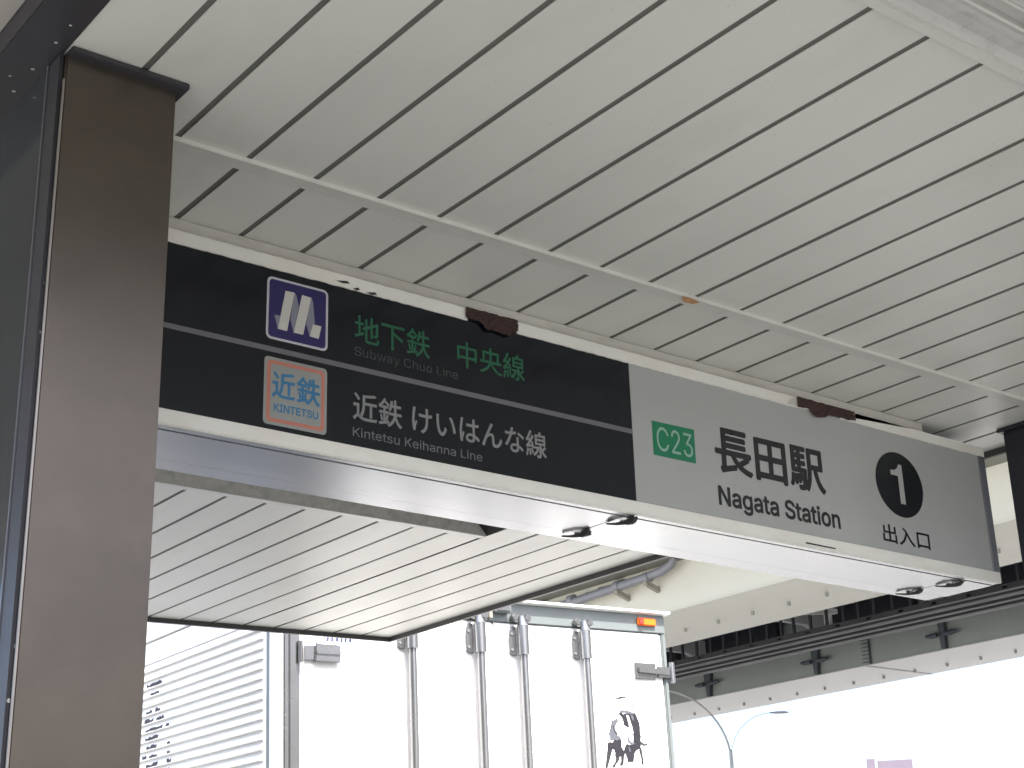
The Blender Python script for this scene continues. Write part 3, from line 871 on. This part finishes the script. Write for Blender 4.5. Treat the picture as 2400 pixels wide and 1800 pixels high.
# drain pipe along the near girder with brackets and an elbow
pp = [(19.75, 60, 8.23), (19.75, 23.3, 8.24), (19.75, 21.2, 8.30), (19.75, 20.75, 8.33), (19.77, 20.52, 8.40), (19.80, 20.45, 8.52), (19.80, 20.46, 8.515)]
pipe = MB().tube(pp, .085, 12).build('drain_pipe', M_PIPE, vd, smooth=True)
for y in (21.15, 22.0, 23.4, 25.0, 27.0, 29.0):
    sub(MB().prism([(19.66, 8.20), (19.70, 8.13), (20.02, 8.02), (20.02, 8.12), (19.84, 8.18)], 1, y - .04, y + .04).build('pipe_bracket', M_BRACK, vd), pipe)
    sub(MB().tube([(19.75, y - .07, 8.29), (19.75, y + .07, 8.29)], .105, 12).build('pipe_collar', M_PIPE, vd, smooth=True), pipe)
for y, s in ((22.2, .10), (22.55, .06), (22.75, .07), (23.15, .05), (24.6, .12), (25.3, .16), (21.5, .07)):
    MB().box(19.93, 20.02, y - s, y + s, 8.36, 8.36 + s * 1.2).build('junction_box', M_BRACK, vd, bevel=.01)
# nipples in the bottom flanges
nip = None
for gx, y0, n in ((21.36, 14.5, 20), (29.55, 16.3, 24)):
    for k in range(n):
        y = y0 + k * .921
        if nip is None:
            no = MB()
            no.tube([(0, 0, -.07), (0, 0, .0)], .034, 8)
            no = no.build('drain_nipple', M_NIP)
            nip = no.data
        else:
            no = bpy.data.objects.new('drain_nipple', nip)
            COL.objects.link(no)
        no.parent = vd
        no.location = Vector((gx, y, H)) - BASE[vd.name]
# far girder: splice plate line, stiffeners, cross arms and ladder
for (yc, wd, zt) in ((28.05, .17, 8.6), (24.44, .14, 8.6), (20.76, .10, 8.4), (32.0, .17, 8.6)):
    st = MB().add([(28.04, yc - wd, zt), (28.04, yc + wd, zt), (28.04, yc + .05, 7.63), (28.04, yc - .05, 7.63), (28.155, yc - wd, zt), (28.155, yc + wd, zt), (28.155, yc + .05, 7.63), (28.155, yc - .05, 7.63)],
                  [(0, 1, 2, 3), (7, 6, 5, 4), (0, 4, 5, 1), (3, 2, 6, 7), (0, 3, 7, 4), (1, 5, 6, 2)]).build('web_stiffener', M_STIFF, vd)
    for s in (-1, 1):
        sub(MB().tube([(27.98, yc + s * .08, 7.93), (28.0, yc + s * .26, 7.93), (28.02, yc + s * .40, 7.95)], [.05, .055, .035], 6).build('cable_hook', M_STIFF, vd), st)
ld = MB().box(28.10, 28.14, 22.84, 22.875, 7.64, 8.9).build('ladder_rail', M_STIFF, vd)
for q in range(14):
    MB().box(28.11, 28.135, 22.88, 23.07, 7.68 + q * .085, 7.695 + q * .085).build('ladder_rung', M_STIFF, vd)
MB().box(28.12, 30.40, 22.90, 23.0, H - .012, H - .001).build('splice_strip', M_PIPE, vd)
# catwalk of dark beams, rails and hanging posts between the girders
for x, zz, wd, ht in ((24.28, 7.63, .08, .11), (24.47, 7.60, .04, .06), (24.68, 7.62, .09, .10), (24.90, 7.59, .04, .06), (25.06, 7.61, .06, .09), (25.25, 7.585, .04, .06), (25.44, 7.60, .09, .14)):
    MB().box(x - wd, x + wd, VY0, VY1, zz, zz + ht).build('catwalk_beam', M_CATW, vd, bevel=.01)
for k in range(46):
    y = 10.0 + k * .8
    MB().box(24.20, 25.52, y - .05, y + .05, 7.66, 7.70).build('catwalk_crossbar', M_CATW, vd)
for k in range(70):
    y = 14.0 + k * .42 + random.uniform(-.06, .06)
    MB().box(24.22, 24.26, y - .03, y + .03, 7.741, random.choice((8.3, 8.55, 9.0))).build('railing_post', M_DECK, vd)
for y in (16.3, 20.0, 23.9, 27.9, 32.0):
    MB().prism([(22.5, 8.98), (22.5, 8.30), (23.4, 8.62), (27.2, 8.62), (28.1, 8.30), (28.1, 8.98)], 1, y - .07, y + .07).build('cross_frame', M_WHITEG if y > 16.5 else M_DECK, vd)
for (x, y) in ((24.75, 21.1), (24.2, 25.6)):
    MB().box(x - .04, x + .04, y - .08, y + .08, 7.75, 8.9).build('hanger', M_WHITEG, vd)
MB().prism([(23.2, 7.90), (24.9, 8.10), (24.9, 8.20), (23.2, 8.15)], 1, 20.95, 21.05).build('gusset', M_WHITEG, vd)
for y0, y1 in ((VY0, 20.2), (21.3, 24.1), (25.4, 28.3), (28.9, VY1)):
    MB().box(27.85, 28.05, y0, y1, 8.24, 9.0).build('gap_dark_strip', M_DECK, vd)  # added dark strips that stand for the shade in the gap, open at intervals
for (xc, yc) in ((21.2, -40), (29.3, -40), (21.2, 75), (29.3, 75), (21.2, 130), (29.3, 130)):
    MB().box(xc - 1.1, xc + 1.1, yc - 1.1, yc + 1.1, 0.0, H - .002).build('pier', M_EAVE, vd, bevel=.1)

# ------------------------------------------------------------------ street lamp and far board
JX, JY, JZ = 26.63 * .97, 26.03 * .97, CAMZ + 4.4 * .97
la = thing('street_lamp', (JX, JY, 0), 'thin grey street lamp with two curved arms beyond the truck', 'street lamp')
MB().tube([(JX, JY, 0.0), (JX, JY, 1.5), (JX, JY, JZ)], [.09, .075, .040], 12).build('pole', M_POLE, la, smooth=True)
Lr = Vector((.79, -.61, 0))
for s, reach, rise, rd in ((-1, 1.75, 1.42, .024), (1, 1.0, .80, .007)):
    pts = []
    for k in range(15):
        t = k / 14
        a = t * math.pi / 2
        pts.append(Vector((JX, JY, JZ - .25)) + Lr * (s * reach * (1 - math.cos(a))) + Vector((0, 0, (rise + .25) * math.sin(a))))
    ar = MB().tube(pts, [rd] * 15, 8).build('arm', M_POLE, la, smooth=True)
    e = pts[-1]
    hl = MB().tube([e - Lr * s * .05, e + Lr * s * .1, e + Lr * s * .3, e + Lr * s * .4], [.012, .028, .028, .01], 10)
    sub(hl.build('lamp_head', M_POLE, la, smooth=True), ar)

bo = thing('roadside_board', (42.9, 34.5, 0), 'small pale mauve signboard far off below the expressway', 'signboard')
d1 = Vector((.917, -1.138, 0)).normalized()
p0 = Vector((42.37, 35.07, 0))
nrm = Vector((-d1.y, d1.x, 0))


def slab(s0, s1, z0, z1, name, m, th=.12):
    vs = []
    for zz in (z0, z1):
        for (s, t) in ((s0, 0), (s1, 0), (s1, th), (s0, th)):
            q = p0 + d1 * s + nrm * t
            vs.append((q.x, q.y, zz))
    return MB().add(vs, [(3, 2, 1, 0), (4, 5, 6, 7), (0, 1, 5, 4), (1, 2, 6, 5), (2, 3, 7, 6), (3, 0, 4, 7)]).build(name, m, bo, bevel=.01)


slab(0.0, .27, 5.2, 7.55, 'side_board', M_BOARD)
slab(.36, 1.50, 5.2, 7.47, 'main_board', M_BOARD)
slab(.62, .78, 0.0, 5.19, 'post', M_POLE, .16)
